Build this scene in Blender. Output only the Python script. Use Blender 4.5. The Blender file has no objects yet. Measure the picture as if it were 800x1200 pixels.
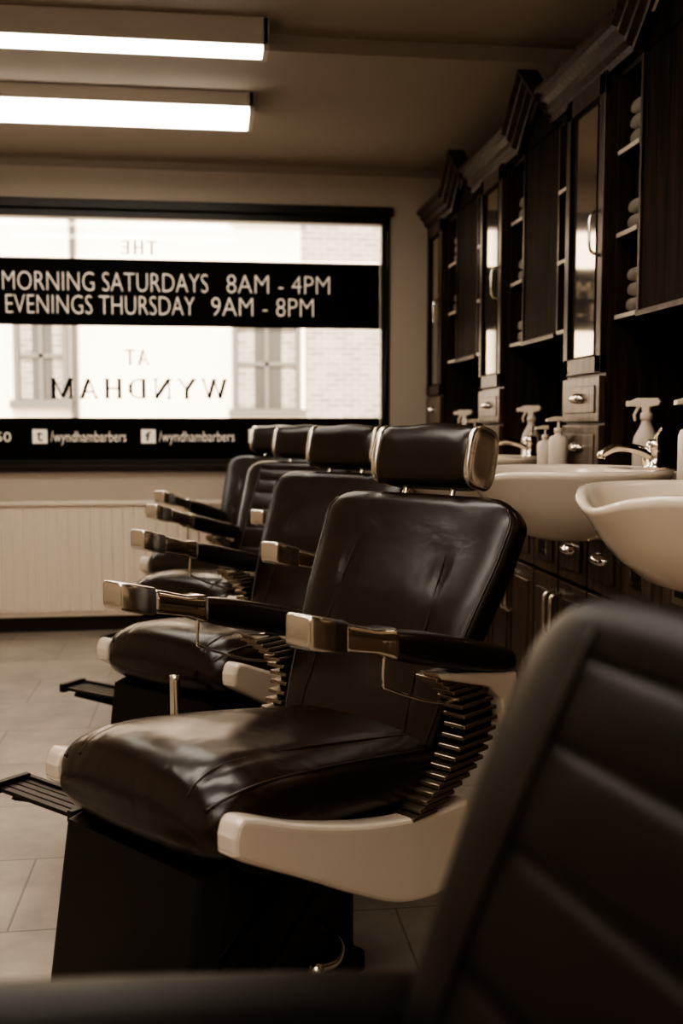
import bpy, bmesh, math, random
from mathutils import Vector, Matrix
random.seed(4)
scene = bpy.context.scene
COL = scene.collection

# ---------------------------------------------------------------- materials
def newmat(name):
    m = bpy.data.materials.new(name); m.use_nodes = True
    nt = m.node_tree
    return m, nt, nt.nodes["Principled BSDF"]
def setp(b, **k):
    for a, v in k.items():
        a = a.replace('_', ' ')
        if a in b.inputs:
            b.inputs[a].default_value = v
def c4(c): return (c[0], c[1], c[2], 1)
def sep(g):            # warm sepia tone of a grey level (linear)
    return (min(1, g*1.12), g*0.96, g*0.80)
def simple(name, col, rough=.5, metal=0., bump=0., bscale=200., var=0., vscale=4., spec=.5, coat=0., glow=0.):
    m, nt, b = newmat(name)
    setp(b, Base_Color=c4(col), Roughness=rough, Metallic=metal)
    b.inputs['Specular IOR Level'].default_value = spec
    if glow: setp(b, Emission_Color=c4(col), Emission_Strength=glow)
    if coat: setp(b, Coat_Weight=coat, Coat_Roughness=.12)
    tc = nt.nodes.new('ShaderNodeTexCoord')
    if bump:
        n = nt.nodes.new('ShaderNodeTexNoise'); n.inputs['Scale'].default_value = bscale
        n.inputs['Detail'].default_value = 4
        bp = nt.nodes.new('ShaderNodeBump'); bp.inputs['Strength'].default_value = bump
        bp.inputs['Distance'].default_value = .002
        nt.links.new(tc.outputs['Object'], n.inputs['Vector'])
        nt.links.new(n.outputs['Fac'], bp.inputs['Height'])
        nt.links.new(bp.outputs['Normal'], b.inputs['Normal'])
    if var:
        n = nt.nodes.new('ShaderNodeTexNoise'); n.inputs['Scale'].default_value = vscale
        n.inputs['Detail'].default_value = 5
        mx = nt.nodes.new('ShaderNodeMix'); mx.data_type = 'RGBA'
        mx.inputs[6].default_value = c4([x*(1-var) for x in col])
        mx.inputs[7].default_value = c4([min(1, x*(1+var)) for x in col])
        nt.links.new(tc.outputs['Object'], n.inputs['Vector'])
        nt.links.new(n.outputs['Fac'], mx.inputs[0])
        nt.links.new(mx.outputs[2], b.inputs['Base Color'])
    return m
def emis(name, col, s):
    m, nt, b = newmat(name)
    setp(b, Base_Color=c4((.8, .75, .68)), Emission_Color=c4(col), Emission_Strength=s)
    return m

def leathermat(name, col, rough, crease=.12, spec=.6, scale=11):
    # smooth upholstery leather: fine grain plus broad soft creases
    m, nt, b = newmat(name); L = nt.links.new
    tc = nt.nodes.new('ShaderNodeTexCoord')
    v = nt.nodes.new('ShaderNodeTexVoronoi'); v.inputs['Scale'].default_value = 420
    n = nt.nodes.new('ShaderNodeTexNoise'); n.inputs['Scale'].default_value = scale; n.inputs['Detail'].default_value = 2; n.inputs['Distortion'].default_value = .5
    b1 = nt.nodes.new('ShaderNodeBump'); b1.inputs['Strength'].default_value = .12; b1.inputs['Distance'].default_value = .001
    b2 = nt.nodes.new('ShaderNodeBump'); b2.inputs['Strength'].default_value = crease; b2.inputs['Distance'].default_value = .012
    L(tc.outputs['Object'], v.inputs['Vector']); L(tc.outputs['Object'], n.inputs['Vector'])
    L(v.outputs['Distance'], b1.inputs['Height']); L(n.outputs['Fac'], b2.inputs['Height'])
    L(b1.outputs[0], b2.inputs['Normal']); L(b2.outputs[0], b.inputs['Normal'])
    mx = nt.nodes.new('ShaderNodeMix'); mx.data_type = 'RGBA'
    mx.inputs[6].default_value = c4([x*.75 for x in col]); mx.inputs[7].default_value = c4([x*1.3 for x in col])
    L(n.outputs['Fac'], mx.inputs[0]); L(mx.outputs[2], b.inputs['Base Color'])
    setp(b, Roughness=rough); b.inputs['Specular IOR Level'].default_value = spec
    return m

M = {}
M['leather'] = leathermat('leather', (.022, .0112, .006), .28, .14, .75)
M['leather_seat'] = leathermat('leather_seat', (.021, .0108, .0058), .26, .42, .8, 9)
M['leather_fg'] = leathermat('leather_dark', (.0085, .0044, .0025), .40, .1, .35)  # darker, rougher leather for the foreground chair
M['seam'] = simple('seam_thread', (.05, .03, .018), .6)
M['chrome'] = simple('chrome', (.94, .87, .78), .12, 1., var=.05, vscale=20)
M['enamel'] = simple('white_enamel', sep(.68), .22, coat=.4, var=.06)
M['black'] = simple('black_paint', (.009, .005, .003), .42, bump=.1, bscale=90)
M['castiron'] = simple('ribbed_metal', (.36, .29, .225), .26, .85)
M['wall'] = simple('wall_paint', sep(.50), .8, bump=.15, bscale=60, var=.04, vscale=2)
M['ceiling'] = simple('ceiling_paint', sep(.34), .85, var=.04, vscale=1.5)
M['trim'] = simple('trim_paint', (.035, .02, .012), .45)
M['sill'] = simple('frame_dark', (.018, .010, .006), .4)
M['radiator'] = simple('radiator_paint', sep(.80), .4)
M['porcelain'] = simple('porcelain', sep(.88), .12, coat=.6)
M['plastic_w'] = simple('plastic_white', sep(.82), .35)
M['plastic_c'] = simple('plastic_cloudy', sep(.70), .25, var=.1)
M['towel'] = simple('towel_cloth', sep(.24), .95, bump=.9, bscale=300)
M['stone'] = simple('counter_stone', (.02, .012, .008), .2, var=.3, vscale=60)
M['vinyl'] = simple('vinyl_black', (.005, .003, .0018), .6, spec=.15)
M['letters'] = simple('vinyl_white_glow', sep(.88), .6, glow=.12)  # faint emission put in to imitate daylight coming through the lettering
M['darkletters'] = simple('vinyl_dark', (.006, .004, .003), .7, spec=.1)

def woodmat(name, c1, c2, rough, spec=.5):
    m, nt, b = newmat(name)
    tc = nt.nodes.new('ShaderNodeTexCoord'); mp = nt.nodes.new('ShaderNodeMapping')
    mp.inputs['Scale'].default_value = (22, 22, 1.1)
    n = nt.nodes.new('ShaderNodeTexNoise'); n.inputs['Scale'].default_value = 2.2
    n.inputs['Detail'].default_value = 7; n.inputs['Distortion'].default_value = .6
    r = nt.nodes.new('ShaderNodeValToRGB')
    r.color_ramp.elements[0].position = .38; r.color_ramp.elements[0].color = c4(c1)
    r.color_ramp.elements[1].position = .64; r.color_ramp.elements[1].color = c4(c2)
    bp = nt.nodes.new('ShaderNodeBump'); bp.inputs['Strength'].default_value = .12; bp.inputs['Distance'].default_value = .002
    L = nt.links.new
    L(tc.outputs['Object'], mp.inputs['Vector']); L(mp.outputs[0], n.inputs['Vector'])
    L(n.outputs['Fac'], r.inputs[0]); L(r.outputs[0], b.inputs['Base Color'])
    L(n.outputs['Fac'], bp.inputs['Height']); L(bp.outputs[0], b.inputs['Normal'])
    setp(b, Roughness=rough); b.inputs['Specular IOR Level'].default_value = spec
    return m
M['wood'] = woodmat('dark_wood', (.005, .0026, .0014), (.030, .0155, .0085), .6, .06)
M['wood_l'] = woodmat('walnut_wood', (.026, .015, .0095), (.066, .040, .026), .36, .4)
M['wood_m'] = woodmat('base_cabinet_wood', (.065, .041, .028), (.145, .096, .067), .34)

# floor tiles
m, nt, b = newmat('floor_tile')
tc = nt.nodes.new('ShaderNodeTexCoord'); mp = nt.nodes.new('ShaderNodeMapping')
mp.inputs['Location'].default_value = (.17, .07, 0)
br = nt.nodes.new('ShaderNodeTexBrick'); br.offset = .5
br.inputs['Scale'].default_value = 1.0
br.inputs['Brick Width'].default_value = .6; br.inputs['Row Height'].default_value = .4
br.inputs['Mortar Size'].default_value = .003
br.inputs['Color1'].default_value = c4(sep(.47)); br.inputs['Color2'].default_value = c4(sep(.53))
br.inputs['Mortar'].default_value = c4(sep(.30))
n = nt.nodes.new('ShaderNodeTexNoise'); n.inputs['Scale'].default_value = 4.5; n.inputs['Detail'].default_value = 10; n.inputs['Roughness'].default_value = .65
mx = nt.nodes.new('ShaderNodeMix'); mx.data_type = 'RGBA'; mx.blend_type = 'MULTIPLY'; mx.inputs[0].default_value = .7
L = nt.links.new
L(tc.outputs['Object'], mp.inputs[0]); L(mp.outputs[0], br.inputs['Vector']); L(tc.outputs['Object'], n.inputs['Vector'])
L(br.outputs['Color'], mx.inputs[6]); L(n.outputs['Fac'], mx.inputs[7]); L(mx.outputs[2], b.inputs['Base Color'])
setp(b, Roughness=.38)
M['floor'] = m
M['quilt'] = simple('chrome_cap', (.92, .85, .76), .24, 1., bump=.12, bscale=110)
# window glass
m, nt, b = newmat('pane_glass')
nt.nodes.remove(b)
out = nt.nodes['Material Output']; tr = nt.nodes.new('ShaderNodeBsdfTransparent'); gl = nt.nodes.new('ShaderNodeBsdfGlossy')
gl.inputs['Roughness'].default_value = .02; ms = nt.nodes.new('ShaderNodeMixShader'); ms.inputs[0].default_value = .05
nt.links.new(tr.outputs[0], ms.inputs[1]); nt.links.new(gl.outputs[0], ms.inputs[2]); nt.links.new(ms.outputs[0], out.inputs[0])
M['pane'] = m
M['cabglass'] = simple('cabinet_glass', (.46, .38, .30), .05, spec=1., coat=1.)
b = M['cabglass'].node_tree.nodes['Principled BSDF']; setp(b, Metallic=.85)
M['lamp'] = emis('lamp_diffuser', (1., .93, .82), 4.6)
M['lamp_body'] = simple('lamp_housing', sep(.45), .5)
M['stucco'] = simple('stucco', sep(.80), .9, var=.05, vscale=1)
m, nt, b = newmat('facade_brick')
tc = nt.nodes.new('ShaderNodeTexCoord'); mp = nt.nodes.new('ShaderNodeMapping')
mp.inputs['Rotation'].default_value = (math.radians(-90), 0, 0)
br = nt.nodes.new('ShaderNodeTexBrick'); br.inputs['Scale'].default_value = 1.
br.inputs['Brick Width'].default_value = .24; br.inputs['Row Height'].default_value = .08; br.inputs['Mortar Size'].default_value = .008
br.inputs['Color1'].default_value = c4(sep(.17)); br.inputs['Color2'].default_value = c4(sep(.27)); br.inputs['Mortar'].default_value = c4(sep(.4))
nt.links.new(tc.outputs['Object'], mp.inputs[0]); nt.links.new(mp.outputs[0], br.inputs['Vector']); nt.links.new(br.outputs['Color'], b.inputs['Base Color'])
setp(b, Roughness=.9); M['brick'] = m
M['extglass'] = simple('street_window_glass', sep(.06), .2)
M['extframe'] = simple('street_window_frame', sep(.10), .6)
M['asphalt'] = simple('asphalt', sep(.3), .9, var=.1)

# ---------------------------------------------------------------- geometry helpers
def mk(name, verts, faces, mat, parent=None, smooth=False):
    me = bpy.data.meshes.new(name); me.from_pydata([tuple(v) for v in verts], [], faces); me.update()
    bm = bmesh.new(); bm.from_mesh(me); bmesh.ops.recalc_face_normals(bm, faces=bm.faces); bm.to_mesh(me); bm.free()
    if smooth: me.polygons.foreach_set('use_smooth', [True]*len(me.polygons))
    me.materials.append(mat if not isinstance(mat, str) else M[mat])
    o = bpy.data.objects.new(name, me); COL.objects.link(o)
    if parent: o.parent = parent
    return o
def empty(name, loc=(0, 0, 0), rz=0):
    e = bpy.data.objects.new(name, None); e.location = loc; e.rotation_euler = (0, 0, rz); e.empty_display_size = .1
    COL.objects.link(e); return e
def boxes(name, lst, mat, parent=None, bevel=0.):
    bm = bmesh.new()
    for (x0, x1, y0, y1, z0, z1) in lst:
        r = bmesh.ops.create_cube(bm, size=1)
        for v in r['verts']:
            v.co = Vector(((x0+x1)/2+v.co.x*(x1-x0), (y0+y1)/2+v.co.y*(y1-y0), (z0+z1)/2+v.co.z*(z1-z0)))
    if bevel: bmesh.ops.bevel(bm, geom=bm.edges[:], offset=bevel, segments=3, affect='EDGES', profile=.6)
    me = bpy.data.meshes.new(name); bm.to_mesh(me); bm.free()
    me.materials.append(M[mat]); o = bpy.data.objects.new(name, me); COL.objects.link(o)
    if parent: o.parent = parent
    return o
def box(name, x0, x1, y0, y1, z0, z1, mat, parent=None, bevel=0.):
    return boxes(name, [(x0, x1, y0, y1, z0, z1)], mat, parent, bevel)
def prism(name, poly, axis, a0, a1, mat, parent=None, bevel=0., segs=2):
    def P(p, a):
        if axis == 'x': return (a, p[0], p[1])
        if axis == 'y': return (p[0], a, p[1])
        return (p[0], p[1], a)
    n = len(poly); V = [P(p, a0) for p in poly]+[P(p, a1) for p in poly]
    F = [list(range(n))[::-1], list(range(n, 2*n))]+[[i, (i+1) % n, n+(i+1) % n, n+i] for i in range(n)]
    o = mk(name, V, F, mat, parent)
    if bevel:
        bm = bmesh.new(); bm.from_mesh(o.data)
        ed = [e for e in bm.edges if len(e.link_faces) == 2 and (len(e.link_faces[0].verts) > 4 or len(e.link_faces[1].verts) > 4)]
        bmesh.ops.bevel(bm, geom=ed, offset=bevel, segments=segs, affect='EDGES', profile=.6)
        bm.to_mesh(o.data); bm.free()
    return o
def loft(name, rings, mat, parent=None, caps=True, closed=True, smooth=True):
    n = len(rings[0]); V = [p for r in rings for p in r]; F = []
    for i in range(len(rings)-1):
        for j in range(n if closed else n-1):
            k = (j+1) % n
            F.append([i*n+j, i*n+k, (i+1)*n+k, (i+1)*n+j])
    if caps:
        F.append(list(range(n))[::-1]); F.append([(len(rings)-1)*n+j for j in range(n)])
    return mk(name, V, F, mat, parent, smooth)
def se(t, a, b, n):
    c, s = math.cos(t), math.sin(t)
    return (a*math.copysign(abs(c)**(2/n), c), b*math.copysign(abs(s)**(2/n), s))
def catmull(P, per=8):
    P = [Vector(p) for p in P]; Q = [P[0]*2-P[1]]+P+[P[-1]*2-P[-2]]; out = []
    for i in range(1, len(Q)-2):
        a, b, c, d = Q[i-1:i+3]
        for k in range(per):
            t = k/per
            out.append(.5*((2*b)+(c-a)*t+(2*a-5*b+4*c-d)*t*t+(3*b-a-3*c+d)*t**3))
    out.append(P[-1]); return out
def tube(name, pts, r, mat, parent=None, smooth_path=True, seg=10, per=6):
    P = catmull(pts, per) if smooth_path and len(pts) > 2 else [Vector(p) for p in pts]
    rings = []; prev = None
    for i, p in enumerate(P):
        t = (P[min(i+1, len(P)-1)]-P[max(i-1, 0)]).normalized()
        if prev is None:
            up = Vector((0, 0, 1)) if abs(t.z) < .9 else Vector((1, 0, 0))
            nrm = (up-t*up.dot(t)).normalized()
        else: nrm = (prev-t*prev.dot(t)).normalized()
        prev = nrm; bn = t.cross(nrm)
        rr = r(i/(len(P)-1)) if callable(r) else r
        rings.append([p+nrm*math.cos(a)*rr+bn*math.sin(a)*rr for a in [2*math.pi*k/seg for k in range(seg)]])
    return loft(name, rings, mat, parent)
def revolve(name, prof, cx, cy, mat, parent=None, seg=32, sx=1., sy=1.):
    rings = [[(cx+r*math.cos(a)*sx, cy+r*math.sin(a)*sy, z) for a in [2*math.pi*k/seg for k in range(seg)]] for r, z in prof]
    return loft(name, rings, mat, parent)
def lerp_tab(tab, x):
    if x <= tab[0][0]: return tab[0][1]
    for (a, va), (b, vb) in zip(tab, tab[1:]):
        if x <= b:
            t = (x-a)/(b-a); t2 = t
            return va+(vb-va)*t2
    return tab[-1][1]

# ---------------------------------------------------------------- barber chair
SPN = {False: catmull([(0, .135, .39), (0, .165, .48), (0, .25, .68), (0, .345, .86), (0, .40, .985)], 24),
       True: catmull([(0, .15, .39), (0, .18, .48), (0, .255, .68), (0, .337, .86), (0, .40, .985)], 24)}

def build_chair(parent, headrest=True, ribbed=False, chrome=True, arm=(.80, .65), lever=False, leather='leather', upright=False, wide=0.):
    L_ = leather; SP = SPN[upright]
    def spine(v):
        f = v*(len(SP)-1); i = min(int(f), len(SP)-2); t = f-i
        p = SP[i].lerp(SP[i+1], t); tg = (SP[i+1]-SP[i]).normalized()
        return p, Vector((0, -tg.z, tg.y))     # front-facing normal (towards -y)
    def back_a(v):
        a = lerp_tab([(0, .20), (.25, .222), (.5, .25), (.7, .275), (.9, .287), (1, .287)], v)+wide
        if v > .85:
            q = (v-.85)/.15; a -= .095*(1-math.sqrt(max(0, 1-q*q)))
        return a
    def back_b(v):
        b = lerp_tab([(0, .03), (.1, .045), (.6, .05), (1, .045)], v)
        if v > .94:
            q = (v-.94)/.06; b *= .25+.75*math.sqrt(max(0, 1-q*q))
        return b
    def back_pt(x, v, off=0.):
        a, b = back_a(v), back_b(v); p, n = spine(v)
        k = max(0., 1-min(1, abs(x)/a)**4.5)**(1/4.5)
        return Vector((x, 0, 0))+p+n*(b*k+off)
    rings = []; NV = 150 if ribbed else 96; NS = 84
    for i in range(NV+1):
        v = i/NV; a, b = back_a(v), back_b(v); p, n = spine(v); r = []
        for k in range(NS):
            x, d = se(2*math.pi*k/NS, a, b, 4.5)
            if d > 0:
                edge = min(1, abs(x)/a)
                if ribbed and abs(x) < .185 and .12 < v < .93:
                    w = min(1, (.185-abs(x))/.012)
                    d += (.006*abs(math.sin(v*math.pi*10))**.3-.006)*w
                elif not ribbed:
                    d -= .006*math.exp(-((abs(x)-.165+.04*v)/.006)**2)
                    d += .004*(1-edge)
            r.append(Vector((x, 0, 0))+p+n*d)
        rings.append(r)
    loft('backrest', rings, L_, parent)
    for s in (-1, 1):
        if ribbed: pts = [back_pt(s*(.192-.02*(1-v)), v, .0) for v in [.1+.84*q/14 for q in range(15)]]
        else: pts = [back_pt(s*(.165-.04*v), v, -.0005) for v in [.05+.9*q/14 for q in range(15)]]
        tube('backrest_seam_%s' % ('l' if s > 0 else 'r'), pts, .003 if ribbed else .0016, L_ if ribbed else 'seam', parent, seg=6, per=2)
        if not ribbed: tube('backrest_piping_%s' % ('l' if s > 0 else 'r'), [back_pt(s*(back_a(v)-.012), v, .0) for v in [.05+.9*q/20 for q in range(21)]], .004, L_, parent, seg=6, per=2)
    # headrest: deep padded cushion with chrome end caps
    if headrest:
        rings = []; cy, cz = .425, 1.077
        for i in range(41):
            q = -1+2*i/40; x = q*.136
            k = 1-.13*abs(q)**9
            ring = []
            for t in range(44):
                y, z = se(2*math.pi*t/44, .058*k, .076*k, 3.3)
                z += .004*math.sin(q*4+1)*(1 if z > 0 else 0)*(1-q*q)
                y2 = y*math.cos(.25)+z*math.sin(.25); z2 = -y*math.sin(.25)+z*math.cos(.25)
                ring.append((x, cy+y2, cz+z2))
            rings.append(ring)
        loft('headrest_pad', rings, L_, parent)
        for s in (-1, 1):
            rr = []
            for x, k in ((.130, .93), (.134, .985), (.142, 1.0), (.1445, .97), (.1455, .90), (.1435, .86), (.1435, .5), (.1435, .05)):
                ring = []
                for t in range(44):
                    y, z = se(2*math.pi*t/44, .058*k, .074*k, 3.2)
                    ring.append((s*x, cy+y*math.cos(.25)+z*math.sin(.25), cz-y*math.sin(.25)+z*math.cos(.25)))
                rr.append(ring)
            loft('headrest_cap_%s' % ('l' if s > 0 else 'r'), rr, 'quilt', parent)
            tube('headrest_post_%s' % ('l' if s > 0 else 'r'), [(s*.07, .385, .93), (s*.07, .405, .99), (s*.07, .42, 1.05)], .008, 'chrome', parent)
    # seat cushion
    ztab = [(-.475, .490), (-.46, .527), (-.43, .552), (-.38, .562), (-.3, .56), (-.1, .535), (.1, .505), (.2, .49)]
    btab = [(-.475, .44), (-.46, .41), (-.43, .395), (-.36, .392), (-.2, .39), (.2, .35)]
    def atab(y):
        a = lerp_tab([(-.48, .252), (-.3, .256), (.2, .24)], y)
        if y < -.38:
            q = (-.38-y)/.1; a -= .05*(1-math.sqrt(max(0, 1-min(1, q)**2)))
        return a
    ys = [-.475, -.472, -.466, -.455, -.44, -.42, -.4, -.38]+[-.36+.04*i for i in range(15)]
    def seat_ring(y):
        zt, zb, a = lerp_tab(ztab, y), lerp_tab(btab, y), atab(y)
        if y < -.455: a -= .01
        cz, bb = (zt+zb)/2, (zt-zb)/2; r = []
        for k in range(72):
            x, z = se(2*math.pi*k/72, a, bb, 3.6)
            if z > 0:
                z += .014*(1-(x/a)**2)
                z -= .005*math.exp(-((abs(x)-.17)/.006)**2)
            r.append((x, y, cz+z))
        return r
    loft('seat_cushion', [seat_ring(y) for y in ys], 'leather_seat', parent)
    for s in (-1, 1):
        pts = []; pt2 = []
        for y in [-.46, -.44, -.4, -.34, -.2, -.05, .08, .16]:
            zt, zb, a = lerp_tab(ztab, y), lerp_tab(btab, y), atab(y)
            hh = (zt-zb)*.5
            def sz(x): return (zt+zb)/2+hh*(1-(abs(x)/a)**3.6)**(1/3.6)+.014*(1-(x/a)**2)
            pts.append((s*(a-.020), y, sz(a-.02)-.001)); pt2.append((s*.165, y, sz(.165)-.003))
        tube('seat_piping_%s' % ('l' if s > 0 else 'r'), pts, .0035, L_, parent, seg=6)
        tube('seat_seam_%s' % ('l' if s > 0 else 'r'), pt2, .002, 'seam', parent, seg=6)
    # pan under the seat, black
    prism('seat_pan', [(-.42, .41), (.2, .37), (.2, .27), (-.05, .27), (-.36, .37)], 'x', -.225, .225, 'black', parent, .008)
    # white enamel side rails
    top = catmull([(0, -.462, .483), (0, -.45, .508), (0, -.42, .508), (0, -.3, .462), (0, -.14, .415), (0, .02, .385), (0, .18, .375)], 5)
    bot = catmull([(0, .20, .32), (0, .17, .235), (0, .1, .205), (0, -.03, .225), (0, -.16, .285), (0, -.3, .362), (0, -.445, .44), (0, -.462, .46)], 5)
    poly = [(p.y, p.z) for p in top]+[(p.y, p.z) for p in bot]
    for s in (-1, 1):
        nm = 'l' if s > 0 else 'r'
        prism('side_rail_'+nm, poly, 'x', s*.238, s*.290, 'enamel', parent, .014, 4)
        # ribbed cast side fan
        path = catmull([(0, .07, .650), (0, .14, .60), (0, .165, .53), (0, .115, .455), (0, .0, .385)], 6)
        tot = sum((path[i+1]-path[i]).length for i in range(len(path)-1)); N = 18
        ribs = []
        for i in range(N):
            target = tot*i/(N-1); d = 0; j = 0
            while j < len(path)-2 and d+(path[j+1]-path[j]).length < target:
                d += (path[j+1]-path[j]).length; j += 1
            seg = (path[j+1]-path[j]); q = path[j]+seg.normalized()*(target-d)
            u = i/(N-1); w = .05+.065*math.sin(math.pi*min(1, .1+u*.8))
            ribs.append((s*.236 if s > 0 else -.292, s*.292 if s > 0 else -.236, q.y-.006, q.y+w, q.z-.0048, q.z+.0048))
        boxes('side_ribs_'+nm, ribs, 'castiron', parent, .003)
        web = [(p.y+.018, p.z) for p in path]+[(p.y+.012+(.045+.055*math.sin(math.pi*min(1, .1+(1-i/(len(path)-1))*.8))), p.z) for i, p in enumerate(reversed(path))]
        prism('side_web_'+nm, web, 'x', s*.246, s*.278, 'black', parent)
        # white rear bracket under the arm
        zr = arm[1]
        prism('arm_bracket_'+nm, [(.06, zr+.015), (.34, zr-.030), (.345, zr-.05), (.325, zr-.11), (.30, zr-.14), (.285, zr-.08), (.24, zr-.045), (.08, zr-.002)], 'x', s*.248, s*.298, 'enamel', parent, .008, 3)
        # arm
        def armring(y, z, w, h, n=3.2, tilt=0):
            return [(s*.275+se(2*math.pi*k/28, w, h, n)[0], y, z+se(2*math.pi*k/28, w, h, n)[1]) for k in range(28)]
        def az(y): return arm[0]+(arm[1]-arm[0])*((y+.30)/.62)
        cc = -.09 if chrome else -.30
        prs = [(cc, .010, .012), (cc+.003, .026, .022), (cc+.02, .031, .027), (cc+.08, .034, .033), (.05, .036, .035), (.2, .036, .034), (.3, .032, .03), (.335, .024, .022), (.345, .01, .01)]
        loft('arm_pad_'+nm, [armring(y, az(y)-.002, w, h, 2.8) for y, w, h in prs], L_, parent)
        if chrome:
            cap = [(-.306, .010, .009), (-.3055, .024, .022), (-.304, .030, .027), (-.298, .033, .031), (-.215, .034, .031), (-.214, .03, .027)]
            loft('arm_cap_'+nm, [armring(y, az(y), w, h, 8) for y, w, h in cap], 'quilt', parent)
            slv = [(-.217, .029, .026), (-.20, .030, .027), (-.12, .028, .024), (-.085, .034, .030), (-.075, .036, .032), (-.068, .03, .026)]
            loft('arm_sleeve_'+nm, [armring(y, az(y), w, h, 5) for y, w, h in slv], 'chrome', parent)
        tube('arm_wire_'+nm, [(s*.275, -.075, az(-.075)-.02), (s*.275, -.078, az(-.07)-.075), (s*.275, -.06, az(-.07)-.092), (s*.275, .08, .60), (s*.27, .19, .585)], .0035, 'chrome', parent, seg=8)
    # pedestal + base
    prism('base_column', [(-.24, .035), (.03, .035), (.03, .30), (-.05, .38), (-.24, .38)], 'x', -.11, .11, 'black', parent, .02, 3)
    box('base_foot', -.13, .13, -.27, .04, 0, .05, 'black', parent, .012)
    prism('leg_rest_panel', [(-.40, .405), (-.465, .39), (-.515, .06), (-.50, .045), (-.455, .05), (-.40, .35)], 'x', -.205, .205, 'black', parent, .012, 3)
    for s in (-1, 1):
        prism('footrest_arm_%d' % (s+2), [(-.22, .23), (-.5, .06), (-.62, .06), (-.87, .165), (-.85, .195), (-.62, .085), (-.5, .09), (-.22, .27)], 'x', s*.13-.010, s*.13+.010, 'black', parent, .003)
        prism('linkage_bar_%d' % (s+2), [(-.40, .05), (-.37, .05), (-.05, .30), (-.05, .34)], 'x', s*.17-.006, s*.17+.006, 'black', parent, .002)
    boxes('footrest_plate', [(-.16, .16, -.90+.024*i, -.88+.024*i, .192, .203) for i in range(4)]+[(-.17, -.15, -.91, -.80, .185, .215), (.15, .17, -.91, -.80, .185, .215), (-.16, .16, -.81, -.795, .18, .21)], 'black', parent, .002)
    tube('pump_lever', [(.11, -.1, .16), (.2, -.12, .15), (.27, -.2, .17), (.29, -.27, .19)], .007, 'chrome', parent)
    revolve('pump_lever_knob', [(.002, .176), (.012, .18), (.015, .19), (.012, .2), (.002, .204)], .292, -.277, 'chrome', parent, 16)
    if lever:
        tube('height_lever', [(.13, -.53, .30), (.13, -.53, .40), (.13, -.53, .475)], .014, 'chrome', parent, seg=16)
        box('height_lever_mount', .105, .155, -.55, -.44, .27, .31, 'black', parent, .004)

def place(mx, my, deg):     # chair from the midpoint of its two arm tips and its heading
    a = -math.radians(deg); return ((mx-math.sin(a)*.30, my+math.cos(a)*.30, 0), a)
loc, rz = place(-.026, 1.94, 50.25)
c = empty('barber_chair', loc, rz); build_chair(c)
kids = list(c.children)
def dup(src_kids, name, loc, rz):
    e = empty(name, loc, rz)
    for k in src_kids:
        o = bpy.data.objects.new(k.name.split('.')[0], k.data); COL.objects.link(o); o.parent = e
    return e
loc, rz = place(-.03, 3.04, 45)
c2 = empty('barber_chair', loc, rz); build_chair(c2, lever=True)
loc, rz = place(-.03, 4.13, 40)
c3 = empty('barber_chair', loc, rz); build_chair(c3, ribbed=True, lever=True)
loc, rz = place(-.02, 5.05, 33)
dup(kids, 'barber_chair', loc, rz)
c0 = empty('barber_chair', (-.050, .375, 0), -math.radians(78))
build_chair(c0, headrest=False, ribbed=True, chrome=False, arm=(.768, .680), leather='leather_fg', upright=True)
c0.scale = (1, 1, 1.045)

# ---------------------------------------------------------------- room
XL, XR, YB, YW = -2.7, 1.56, -3.0, 5.88
ZC, ZC2 = 2.6, 2.66
box('floor', XL-.2, XR+.2, YB-.2, YW+.25, -.1, 0, 'floor')
boxes('ceiling', [(XL-.2, XR+.2, 4.10, YW+.25, ZC, ZC+.25), (XL-.2, XR+.2, YB-.2, 4.10, ZC2, ZC2+.19)], 'ceiling')
WX0, WX1, WZ0, WZ1 = -2.4, 1.04, .93, 2.36
boxes('wall_window', [(XL-.2, WX0, YW, YW+.2, 0, ZC), (WX1, XR+.2, YW, YW+.2, 0, ZC), (WX0, WX1, YW, YW+.2, 0, WZ0), (WX0, WX1, YW, YW+.2, WZ1, ZC)], 'wall')
box('wall_right', XR, XR+.2, YB, YW, 0, ZC2, 'wall')
box('wall_left', XL-.2, XL, YB, YW, 0, ZC2, 'wall')
box('wall_rear', XL-.2, XR+.2, YB-.2, YB, 0, ZC2, 'wall')
box('baseboard_window', XL, 1.1, YW-.02, YW, 0, .085, 'trim', bevel=.004)
box('baseboard_left', XL, XL+.02, YB, YW-.02, 0, .085, 'trim')
prism('trim_1', [(YW, ZC-.035), (YW, ZC), (YW-.035, ZC), (YW-.02, ZC-.015)], 'x', XL, 1.5, 'ceiling')

win = empty('window_1', (0, 0, 0))
GY = 5.93
boxes('frame', [(WX0, WX1, GY-.04, GY+.04, WZ0, WZ0+.035), (WX0, WX1, GY-.05, GY+.04, WZ1-.06, WZ1), (WX1-.05, WX1, GY-.04, GY+.04, WZ0, WZ1), (WX0, WX0+.05, GY-.04, GY+.04, WZ0, WZ1)], 'sill', win, .005)
box('sill', WX0-.02, WX1+.02, YW-.03, YW+.02, WZ0-.03, WZ0+.005, 'sill', win, .006)
box('blind_rail', WX0-.01, WX1+.01, YW-.035, YW+.005, WZ1-.02, WZ1+.03, 'sill', win, .006)
tube('blind_cord', [(WX1-.02, YW-.02, WZ1), (WX1-.022, YW-.015, 1.7), (WX1-.04, YW-.01, 1.2)], .004, 'sill', win)
box('pane', WX0+.05, WX1-.05, GY+.018, GY+.024, WZ0+.03, WZ1-.05, 'pane', win)
box('sign_band_hours', WX0+.05, WX1-.052, GY+.010, GY+.017, 1.715, 2.085, 'vinyl', win)
box('sign_band_social', WX0+.05, WX1-.052, GY+.010, GY+.017, .965, 1.20, 'vinyl', win)

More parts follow.
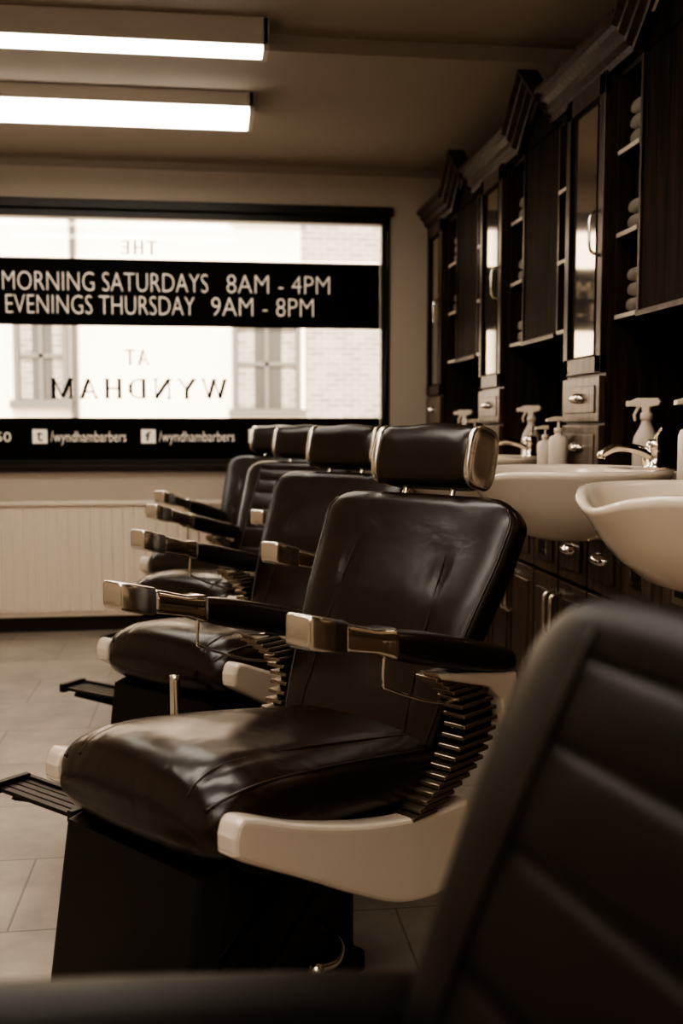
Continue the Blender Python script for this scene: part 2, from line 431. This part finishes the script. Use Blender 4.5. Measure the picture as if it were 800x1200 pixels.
def text(name, body, x0, x1, z0, z1, mat, y=GY+.006, bold=0.):
    cu = bpy.data.curves.new(name, 'FONT'); cu.body = body; cu.size = 1; cu.offset = bold; cu.resolution_u = 3
    o = bpy.data.objects.new(name, cu); COL.objects.link(o)
    bpy.context.view_layer.update()
    dg = bpy.context.evaluated_depsgraph_get()
    me = bpy.data.meshes.new_from_object(o.evaluated_get(dg))
    bpy.data.objects.remove(o)
    xs = [v.co.x for v in me.vertices]; ys_ = [v.co.y for v in me.vertices]
    ax, bx, ay, by = min(xs), max(xs), min(ys_), max(ys_)
    for v in me.vertices:
        v.co = Vector((x0+(v.co.x-ax)/(bx-ax)*(x1-x0), y, z0+(v.co.y-ay)/(by-ay)*(z1-z0)))
    me.materials.clear(); me.materials.append(M[mat])
    n = bpy.data.objects.new(name, me); COL.objects.link(n); n.parent = win
    return n
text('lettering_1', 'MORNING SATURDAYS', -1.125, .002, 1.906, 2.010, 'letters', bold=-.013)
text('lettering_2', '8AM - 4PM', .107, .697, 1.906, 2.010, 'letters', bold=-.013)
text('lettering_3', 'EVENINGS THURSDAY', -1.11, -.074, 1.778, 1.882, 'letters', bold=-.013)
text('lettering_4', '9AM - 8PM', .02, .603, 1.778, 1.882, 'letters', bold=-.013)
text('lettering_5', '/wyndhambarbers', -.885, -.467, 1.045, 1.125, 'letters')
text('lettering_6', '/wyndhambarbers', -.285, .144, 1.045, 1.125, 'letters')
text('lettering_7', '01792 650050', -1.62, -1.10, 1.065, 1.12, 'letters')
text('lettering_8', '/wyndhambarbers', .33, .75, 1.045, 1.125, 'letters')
for i, (a, bb, ch) in enumerate(((-.984, -.903, 't'), (-.384, -.303, 'f'), (.225, .306, 'W'))):
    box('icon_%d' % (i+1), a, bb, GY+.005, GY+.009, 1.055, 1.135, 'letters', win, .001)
    text('icon_glyph_%d' % (i+1), ch, a+.022, bb-.022, 1.068, 1.122, 'vinyl', y=GY+.003)
# serif lettering, read from the street (so mirrored from inside)
k, K = .09, .21
def serif(x, y, w=.28): return (x-w/2, y, x+w/2, y, k)
G = {
 'T': (.85, [(.425, 0, .425, 1, K), (0, .97, .85, .97, k), (.02, .8, .02, 1, k), (.83, .8, .83, 1, k), serif(.425, .02)]),
 'H': (1., [(.17, 0, .17, 1, K), (.83, 0, .83, 1, K), (.17, .5, .83, .5, k), serif(.17, .02), serif(.83, .02), serif(.17, .98), serif(.83, .98)]),
 'E': (.8, [(.17, 0, .17, 1, K), (.05, .97, .74, .97, k), (.05, .03, .78, .03, k), (.17, .51, .6, .51, k), (.73, .8, .73, 1, k), (.77, 0, .77, .2, k), (.6, .42, .6, .6, k)]),
 'A': (1., [(.1, 0, .5, 1, k), (.5, 1, .88, 0, K), (.22, .33, .76, .33, k), serif(.1, .02, .22), serif(.88, .02)]),
 'W': (1.4, [(.1, 1, .4, 0, K), (.4, 0, .7, 1, k), (.7, 1, 1., 0, K), (1., 0, 1.3, 1, k), serif(.1, .98), serif(.7, .98), serif(1.3, .98, .2)]),
 'Y': (1., [(.1, 1, .5, .45, K), (.9, 1, .5, .45, k), (.5, 0, .5, .47, K), serif(.1, .98), serif(.9, .98, .2), serif(.5, .02)]),
 'N': (1.05, [(.15, 0, .15, 1, k), (.15, 1, .88, 0, K), (.88, 0, .88, 1, k), serif(.15, .02, .22), serif(.1, .98, .2), serif(.88, .98, .22)]),
 'D': (1., [(.17, 0, .17, 1, K), (.05, .97, .5, .97, k), (.05, .03, .5, .03, k), (.5, .97, .75, .88, .08), (.75, .88, .87, .7, .11), (.87, .72, .9, .5, K), (.9, .5, .87, .28, K), (.87, .3, .75, .12, .11), (.75, .12, .5, .03, .08)]),
 'M': (1.25, [(.15, 0, .15, 1, k), (.15, 1, .6, .05, K), (.6, .05, 1.05, 1, k), (1.07, 0, 1.07, 1, K), serif(.15, .02, .22), serif(.13, .98, .2), serif(1.07, .02), serif(1.1, .98, .2)]),
}
def serif_text(name, word, x0, x1, z0, z1):
    V, F = [], []; pen = 0; gap = .32
    for ci, ch in enumerate(word):
        w, st = G[ch]
        for (ax, ay, bx, by, th) in st:
            d = Vector((bx-ax, by-ay)); n = Vector((-d.y, d.x)).normalized()*th/2
            i0 = len(V)
            for q in ((ax+n.x, ay+n.y), (bx+n.x, by+n.y), (bx-n.x, by-n.y), (ax-n.x, ay-n.y)): V.append((pen+q[0], q[1]))
            F.append([i0, i0+1, i0+2, i0+3])
        pen += w+gap
    tw = pen-gap
    VV = [(x1-(x/tw)*(x1-x0), GY+.014+.0001*(i//4 % 7), z0+y*(z1-z0)) for i, (x, y) in enumerate(V)]
    mk(name, VV, F, 'darkletters', win)
serif_text('street_lettering_1', 'THE', -.477, -.285, 2.115, 2.19)
serif_text('street_lettering_2', 'AT', -.465, -.336, 1.50, 1.585)
serif_text('street_lettering_3', 'WYNDHAM', -.882, .103, 1.31, 1.42)

# radiator
rad = empty('radiator', (0, 0, 0))
RX0, RX1, RY = -2.3, .15, YW-.045
V, F = [], []
xs = []; x = RX0+.03
while x < RX1-.03:
    xs += [(x, 0), (x+.008, -.010), (x+.044, -.010), (x+.052, 0)]; x += .06
for (xx, dy) in xs: V += [(xx, RY-.03+dy, .12), (xx, RY-.03+dy, .70)]
for i in range(len(xs)-1): F.append([2*i, 2*i+2, 2*i+3, 2*i+1])
mk('ribbed_front', V, F, 'radiator', rad)
box('panel_body', RX0, RX1, RY-.028, RY+.02, .09, .72, 'radiator', rad, .006)
boxes('top_grille', [(RX0-.005, RX1+.005, RY-.045, RY+.03, .715, .737)], 'radiator', rad, .005)
boxes('brackets', [(RX0+.3, RX0+.34, RY+.0, YW-.001, .3, .36), (RX1-.34, RX1-.3, RY+.0, YW-.001, .3, .36)], 'radiator', rad)
tube('pipe', [(RX1-.03, RY, .12), (RX1+.03, RY-.01, .1), (RX1+.04, RY-.01, .0)], .009, 'chrome', rad)
tube('pipe_2', [(RX0+.03, RY, .12), (RX0-.03, RY-.01, .1), (RX0-.04, RY-.01, .0)], .009, 'chrome', rad)

# ceiling lamps: two in view, then unseen ones added for fill
def lamp(y0, y1, zc, z0, x0=-1.45, x1=.21, th=.03):
    e = empty('ceiling_lamp', (0, 0, 0))
    box('housing', x0, x1, y0, y1, z0+th-.002, zc, 'lamp_body', e, .004)
    box('diffuser', x0+.02, x1-.02, y0+.004, y1-.004, z0, z0+th, 'lamp', e, .008)
    boxes('end_caps', [(x0, x0+.022, y0, y1, z0-.004, zc), (x1-.022, x1, y0, y1, z0-.004, zc)], 'lamp_body', e, .003)
lamp(4.60, 4.88, ZC, 2.51)
lamp(3.93, 4.05, ZC2, 2.545, -1.45, .235, th=.018)
lamp(2.3, 2.6, ZC2, 2.57, -1.6, .6)  # this and the following lamps: out of view, added to brighten the interior
lamp(.9, 1.2, ZC2, 2.57, -1.6, .6)
lamp(-.6, -.3, ZC2, 2.57, -1.6, .6)
lamp(-2.0, -1.7, ZC2, 2.57, -1.6, .6)

# ---------------------------------------------------------------- cabinets on the right wall
CX, SX = 1.25, 1.29
PITCH = 1.155
PROF = [(0, 0), (-.012, 0), (-.016, .022), (-.035, .034), (-.038, .056), (-.058, .070), (-.062, .088), (-.08, .098), (-.08, .115), (0, .115)]
ZT = 2.28
def cup_pull(e, x, y, z, s=1.):
    rings = []
    for i in range(9):
        a = math.pi*i/8; sa = max(0, math.sin(a))**.5
        rings.append([(x-.024*s*math.sin(b_)*sa, y-.038*s*math.cos(a), z+.016*s*math.cos(b_)*sa) for b_ in [math.pi*j/8*.95 for j in range(9)]])
    return loft('cup_pull', rings, 'chrome', e, caps=False, closed=False)
def column(y0):
    y1 = y0+.36; e = empty('wall_cabinet', (0, 0, 0))
    box('carcass', CX+.02, XR-.002, y0, y1, .985, ZT, 'wood_l', e)
    boxes('door_frame', [(CX, CX+.022, y0+.004, y0+.055, 1.325, ZT-.01), (CX, CX+.022, y1-.055, y1-.004, 1.325, ZT-.01), (CX, CX+.022, y0+.004, y1-.004, 1.325, 1.385), (CX, CX+.022, y0+.004, y1-.004, 2.20, ZT-.01)], 'wood_l', e, .004)
    box('door_glass', CX+.010, CX+.019, y0+.05, y1-.05, 1.38, 2.205, 'cabglass', e)
    boxes('door_bead', [(CX-.003, CX+.01, y0+.052, y0+.058, 1.38, 2.205), (CX-.003, CX+.01, y1-.058, y1-.052, 1.38, 2.205), (CX-.003, CX+.01, y0+.05, y1-.05, 1.38, 1.386), (CX-.003, CX+.01, y0+.05, y1-.05, 2.199, 2.205)], 'wood', e, .0015)
    tube('door_handle', [(CX, y0+.03, 1.70), (CX-.03, y0+.03, 1.715), (CX-.035, y0+.03, 1.77), (CX-.03, y0+.03, 1.825), (CX, y0+.03, 1.84)], .005, 'chrome', e)
    for i, (za, zb) in enumerate(((1.165, 1.315), (.995, 1.155))):
        box('drawer_%d' % (i+1), CX, CX+.022, y0+.006, y1-.006, za, zb, 'wood_m', e, .004)
        box('drawer_panel_%d' % (i+1), CX-.004, CX+.004, y0+.04, y1-.04, za+.03, zb-.03, 'wood_m', e, .003)
        cup_pull(e, CX-.004, (y0+y1)/2, (za+zb)/2+.005, 1.15)
    prism('crown', [(CX+.02+p[0], ZT-.02+p[1]) for p in PROF]+[(XR-.002, ZT+.095), (XR-.002, ZT-.02)], 'y', y0-.19, y1+.19, 'wood_l', e)
def station(y0, y1):
    e = empty('open_shelf_cabinet', (0, 0, 0)); w = .19; g = .002
    y0 += g; y1 -= g; T = .016; zt = ZT-.022
    lst = []; back = []
    for (a, b_) in ((y0, y0+w), (y1-w, y1)):
        lst += [(SX, XR-.002, a, a+T, 1.49, zt), (SX, XR-.002, b_-T, b_, 1.49, zt)]
        for z in (1.49, 1.745, 2.0, zt-.016): lst.append((SX+.003, XR-.002, a, b_, z, z+.016))
        back.append((XR-.03, XR-.002, a, b_, 1.49, zt))
    boxes('shelf_boards', lst, 'wood_l', e)
    boxes('shelf_backs', back, 'wood', e)
    boxes('shelf_lip', [(SX-.004, SX+.004, a+T, a+w-T, z, z+.014) for a in (y0, y1-w) for z in (1.49, 1.745, 2.0)], 'lamp_body', e)
    box('centre_panel', SX+.005, XR-.002, y0+w, y1-w, 1.49, zt, 'wood', e)
    box('light_pelmet', SX-.01, SX+.03, y0+w, y1-w, 1.482, 1.50, 'wood_l', e, .003)
    box('splash_panel', XR-.03, XR-.002, y0, y1, .985, 1.49, 'wood', e)
    ym = (y0+y1)/2; H = .17; zb = zt; hw = .207
    prism('tympanum', [(ym-hw, zb), (ym+hw, zb), (ym+hw, zb+.03), (ym, zb+.03+H), (ym-hw, zb+.03)], 'x', SX, XR-.002, 'wood', e)
    for s in (1, -1):
        ya = ym-s*(hw+.01)
        r0 = [(SX-.02+p[0], ya, zb+p[1]*.8) for p in PROF]; r1 = [(SX-.02+p[0], ym, zb+H+p[1]*.8) for p in PROF]
        loft('gable_moulding', [r0, r1], 'wood_l', e, smooth=False)
def towels(y0, y1):
    w = .19
    for a in (y0+.002, y1-w-.002):
        for z in (1.5065, 1.7615, 2.0165):
            if random.random() < .12: continue
            e = empty('towel_pile', (0, 0, 0)); n = random.choice((2, 2, 3))
            for i in range(n):
                yy = a+.095+random.uniform(-.006, .006); zz = z+.025+i*.046; rings = []
                for q in range(9):
                    xq = SX+.02+.19*q/8; f = 1-.25*abs(q/4-1)**5
                    rings.append([(xq, yy+.06*f*se(2*math.pi*t/20, 1, 1, 2.6)[0], zz+.0245*f*se(2*math.pi*t/20, 1, 1, 2.4)[1]) for t in range(20)])
                loft('folded_towel', rings, 'towel', e)
starts = [3.19+PITCH*i for i in (-2, -1, 0, 1, 2)]
for s in starts: column(s)
for i in range(4):
    station(starts[i]+.36, starts[i+1]); towels(starts[i]+.36, starts[i+1])

# base cabinets, counter and ledge
YC0, YC1 = .88, 5.86
box('countertop', 1.06, XR-.002, YC0-.01, YC1, .872, .908, 'stone', bevel=.006)
box('counter_ledge', 1.17, XR-.002, YC0, YC1, .909, .982, 'wood_l', bevel=.003)
y = YC0; i = 0
while y < YC1-.2:
    wd = min(.5, YC1-y); e = empty('base_cabinet', (0, 0, 0))
    box('carcass', 1.12, XR-.005, y, y+wd-.001, .09, .87, 'wood', e)
    box('plinth', 1.15, XR-.005, y, y+wd-.001, 0, .09, 'trim', e)
    hw = (wd-.001)/2
    for j in range(2):
        a = y+j*hw+.005; b_ = y+(j+1)*hw-.005
        box('drawer_front_%d' % j, 1.10, 1.121, a, b_, .675, .862, 'wood_m', e, .004)
        box('drawer_field_%d' % j, 1.092, 1.103, a+.035, b_-.035, .71, .83, 'wood_m', e, .004)
        box('door_front_%d' % j, 1.10, 1.121, a, b_, .10, .663, 'wood_m', e, .004)
        box('door_field_%d' % j, 1.092, 1.103, a+.04, b_-.04, .15, .615, 'wood_m', e, .004)
        if (i+j) % 2 == 0: cup_pull(e, 1.092, (a+b_)/2, .775, 1.2)
        else:
            box('pull_plate_%d' % j, 1.087, 1.093, (a+b_)/2-.04, (a+b_)/2+.04, .73, .81, 'chrome', e, .002)
            box('pull_recess_%d' % j, 1.085, 1.0885, (a+b_)/2-.02, (a+b_)/2+.02, .75, .79, 'black', e, .001)
        hy = b_-.025 if j == 0 else a+.025
        tube('door_handle_%d' % j, [(1.10, hy, .48), (1.07, hy, .49), (1.066, hy, .55), (1.07, hy, .61), (1.10, hy, .62)], .008, 'chrome', e)
    y += wd; i += 1

def basin(cx, cy):
    e = empty('wash_basin', (cx, cy, 0))
    prof = [(.02, .83), (.09, .832), (.15, .85), (.205, .89), (.245, .945), (.268, .99), (.282, 1.012), (.288, 1.024), (.284, 1.033), (.272, 1.034), (.26, 1.022), (.245, .985), (.215, .93), (.17, .885), (.1, .86), (.02, .853)]
    S = 64; rings = []
    for r, z in prof:
        ring = []
        for q in range(S):
            t = 2*math.pi*q/S
            fx = 1.0; fy = 1.04
            dip = math.exp(-((abs(math.atan2(math.sin(t-math.pi), math.cos(t-math.pi))))/.42)**2)
            zz = z-.035*dip*max(0, (z-.9)/.13); rr = r*(1-.03*dip)
            ring.append((rr*math.cos(t)*fx, rr*math.sin(t)*fy, zz))
        rings.append(ring)
    loft('bowl', rings, 'porcelain', e)
    box('tap_deck', .17, .30, -.17, .17, .97, 1.03, 'porcelain', e, .012)
    revolve('drain', [(.001, .858), (.022, .858), (.024, .861), (.02, .863), (.001, .863)], 0, 0, 'chrome', e, 20)
    f = empty('basin_faucet', (cx+.235, cy-.05, 1.0305))
    revolve('body', [(.001, 0), (.03, 0), (.031, .008), (.024, .014), (.023, .05), (.026, .055), (.026, .075), (.02, .083), (.001, .085)], 0, 0, 'chrome', f, 24)
    tube('spout', [(0, 0, .03), (-.05, 0, .055), (-.11, 0, .062), (-.155, 0, .045), (-.16, 0, .03)], lambda u: .014-.003*u, 'chrome', f, seg=14)
    tube('lever', [(0, 0, .082), (.0, -.015, .1), (-.01, -.06, .115)], .006, 'chrome', f)
    revolve('knob', [(.001, .0), (.014, 0), (.017, .02), (.02, .03), (.02, .045), (.014, .052), (.001, .053)], .01, .07, 'chrome', f, 16)
basin(.985, 1.85); basin(1.01, 2.80); basin(1.01, 3.94); basin(1.01, 5.10)

def spray(x, y, z=.9825, rz=0.):
    e = empty('spray_bottle', (x, y, z), rz)
    revolve('bottle', [(.001, 0), (.038, .0), (.042, .006), (.042, .11), (.038, .135), (.022, .165), (.016, .18), (.016, .195), (.001, .195)], 0, 0, 'plastic_c', e, 28)
    revolve('collar', [(.001, .188), (.019, .188), (.02, .205), (.017, .212), (.001, .212)], 0, 0, 'plastic_w', e, 20)
    prism('trigger_head', [(-.055, .232), (-.055, .247), (-.03, .258), (.035, .258), (.045, .246), (.04, .235), (.012, .228), (.012, .208), (-.012, .208), (-.014, .228)], 'y', -.012, .012, 'plastic_w', e, .004)
    prism('trigger', [(-.03, .232), (-.042, .205), (-.038, .185), (-.031, .186), (-.033, .205), (-.018, .23)], 'y', -.007, .007, 'plastic_w', e, .002)
    box('nozzle', -.064, -.052, -.009, .009, .231, .249, 'plastic_w', e, .003)
def pump(x, y, s=1., z=.9825):
    e = empty('pump_bottle', (x, y, z)); e.scale = (s, s, s)
    revolve('bottle', [(.001, 0), (.029, 0), (.033, .005), (.033, .12), (.028, .133), (.012, .14), (.012, .15), (.001, .15)], 0, 0, 'plastic_w', e, 28)
    revolve('collar', [(.001, .145), (.015, .145), (.015, .162), (.005, .165), (.005, .185), (.001, .185)], 0, 0, 'plastic_w', e, 20)
    prism('pump_head', [(-.045, .185), (-.044, .195), (-.012, .203), (.014, .203), (.014, .186), (-.012, .186)], 'y', -.009, .009, 'plastic_w', e, .003)
RS = math.radians(35)
spray(1.37, 3.10, rz=-RS); spray(1.37, 4.27, rz=-RS); spray(1.37, 5.42, rz=-RS); spray(1.38, 1.96, rz=RS)
pump(1.208, 3.46); pump(1.22, 2.47, 1.2); pump(1.208, 4.60); pump(1.208, 3.60, .85)

# ---------------------------------------------------------------- street outside
FY = 16.
ext = empty('street_building', (0, 0, 0))
box('stucco_front', -9, 1.42, FY, FY+.3, -.2, 9, 'stucco', ext)
box('brick_front', 1.42, 9, FY, FY+.3, -.2, 9, 'brick', ext)
def extwin(x0, x1, z0, z1):
    box('street_window_glass', x0, x1, FY-.03, FY-.01, z0, z1, 'extglass', ext)
    w = .06; xm = (x0+x1)/2; zm = z0+(z1-z0)*.55
    boxes('street_window_frame', [(x0-w, x0+w*.4, FY-.09, FY, z0-w, z1+w), (x1-w*.4, x1+w, FY-.09, FY, z0-w, z1+w), (x0, x1, FY-.09, FY, z1-.02, z1+w), (x0-.12, x1+.12, FY-.16, FY, z0-.12, z0), (xm-.03, xm+.03, FY-.07, FY, z0, z1), (x0, x1, FY-.07, FY, zm-.03, zm+.03)], 'extframe', ext)
    boxes('curtain', [(x0+.03, x0+(x1-x0)*.3, FY-.032, FY-.03, z0+.02, z1-.02), (x1-(x1-x0)*.25, x1-.03, FY-.032, FY-.03, z0+.02, z1-.02)], 'brick', ext)
for dz in (0, 3.0):
    extwin(-2.83, -2.15, 1.55+dz, 2.75+dz); extwin(.42, 1.36, 1.42+dz, 2.68+dz); extwin(-5.5, -4.7, 1.5+dz, 2.7+dz); extwin(3.2, 4.1, 1.45+dz, 2.7+dz)
boxes('string_course', [(-9, 9, FY-.08, FY, 3.55, 3.68), (1.36, 1.48, FY-.08, FY, -.1, 3.6)], 'stucco', ext)
tube('downpipe', [(-2.0, FY-.06, 0), (-2.0, FY-.06, 4), (-2.0, FY-.06, 9)], .05, 'extglass', ext)
box('street_ground', -12, 12, YW+.25, FY+1, -.3, -.12, 'asphalt')

# ---------------------------------------------------------------- light
w = bpy.data.worlds.new('world'); scene.world = w; w.use_nodes = True
bg = w.node_tree.nodes['Background']; bg.inputs[0].default_value = (1., .93, .82, 1); bg.inputs[1].default_value = 2.4
sun = bpy.data.lights.new('sun', 'SUN'); sun.energy = 4.5; sun.color = (1., .92, .80); sun.angle = math.radians(2)
so = bpy.data.objects.new('sun', sun); COL.objects.link(so)
so.rotation_euler = Vector((.25, 1., -.95)).to_track_quat('-Z', 'Y').to_euler()
pl = bpy.data.lights.new('window_portal', 'AREA'); pl.shape = 'RECTANGLE'; pl.size = WX1-WX0; pl.size_y = WZ1-WZ0
pl.cycles.is_portal = True
po = bpy.data.objects.new('window_portal', pl); COL.objects.link(po); po.location = ((WX0+WX1)/2, YW+.22, (WZ0+WZ1)/2)
po.rotation_euler = (math.radians(-90), 0, 0)

# ---------------------------------------------------------------- camera
cam = bpy.data.cameras.new('camera'); co = bpy.data.objects.new('camera', cam); COL.objects.link(co)
cam.sensor_fit = 'VERTICAL'; cam.sensor_height = 36; cam.sensor_width = 24; cam.lens = 36
co.location = (0, 0, 1.15)
co.rotation_euler = (math.radians(90-4.764), 0, -math.radians(7.335))
cam.clip_start = .03
cam.dof.use_dof = True; cam.dof.focus_distance = 2.25; cam.dof.aperture_fstop = 3.0
scene.camera = co
scene.view_settings.view_transform = 'AgX'
try: scene.view_settings.look = 'AgX - High Contrast'
except Exception: pass
scene.view_settings.exposure = 1.1
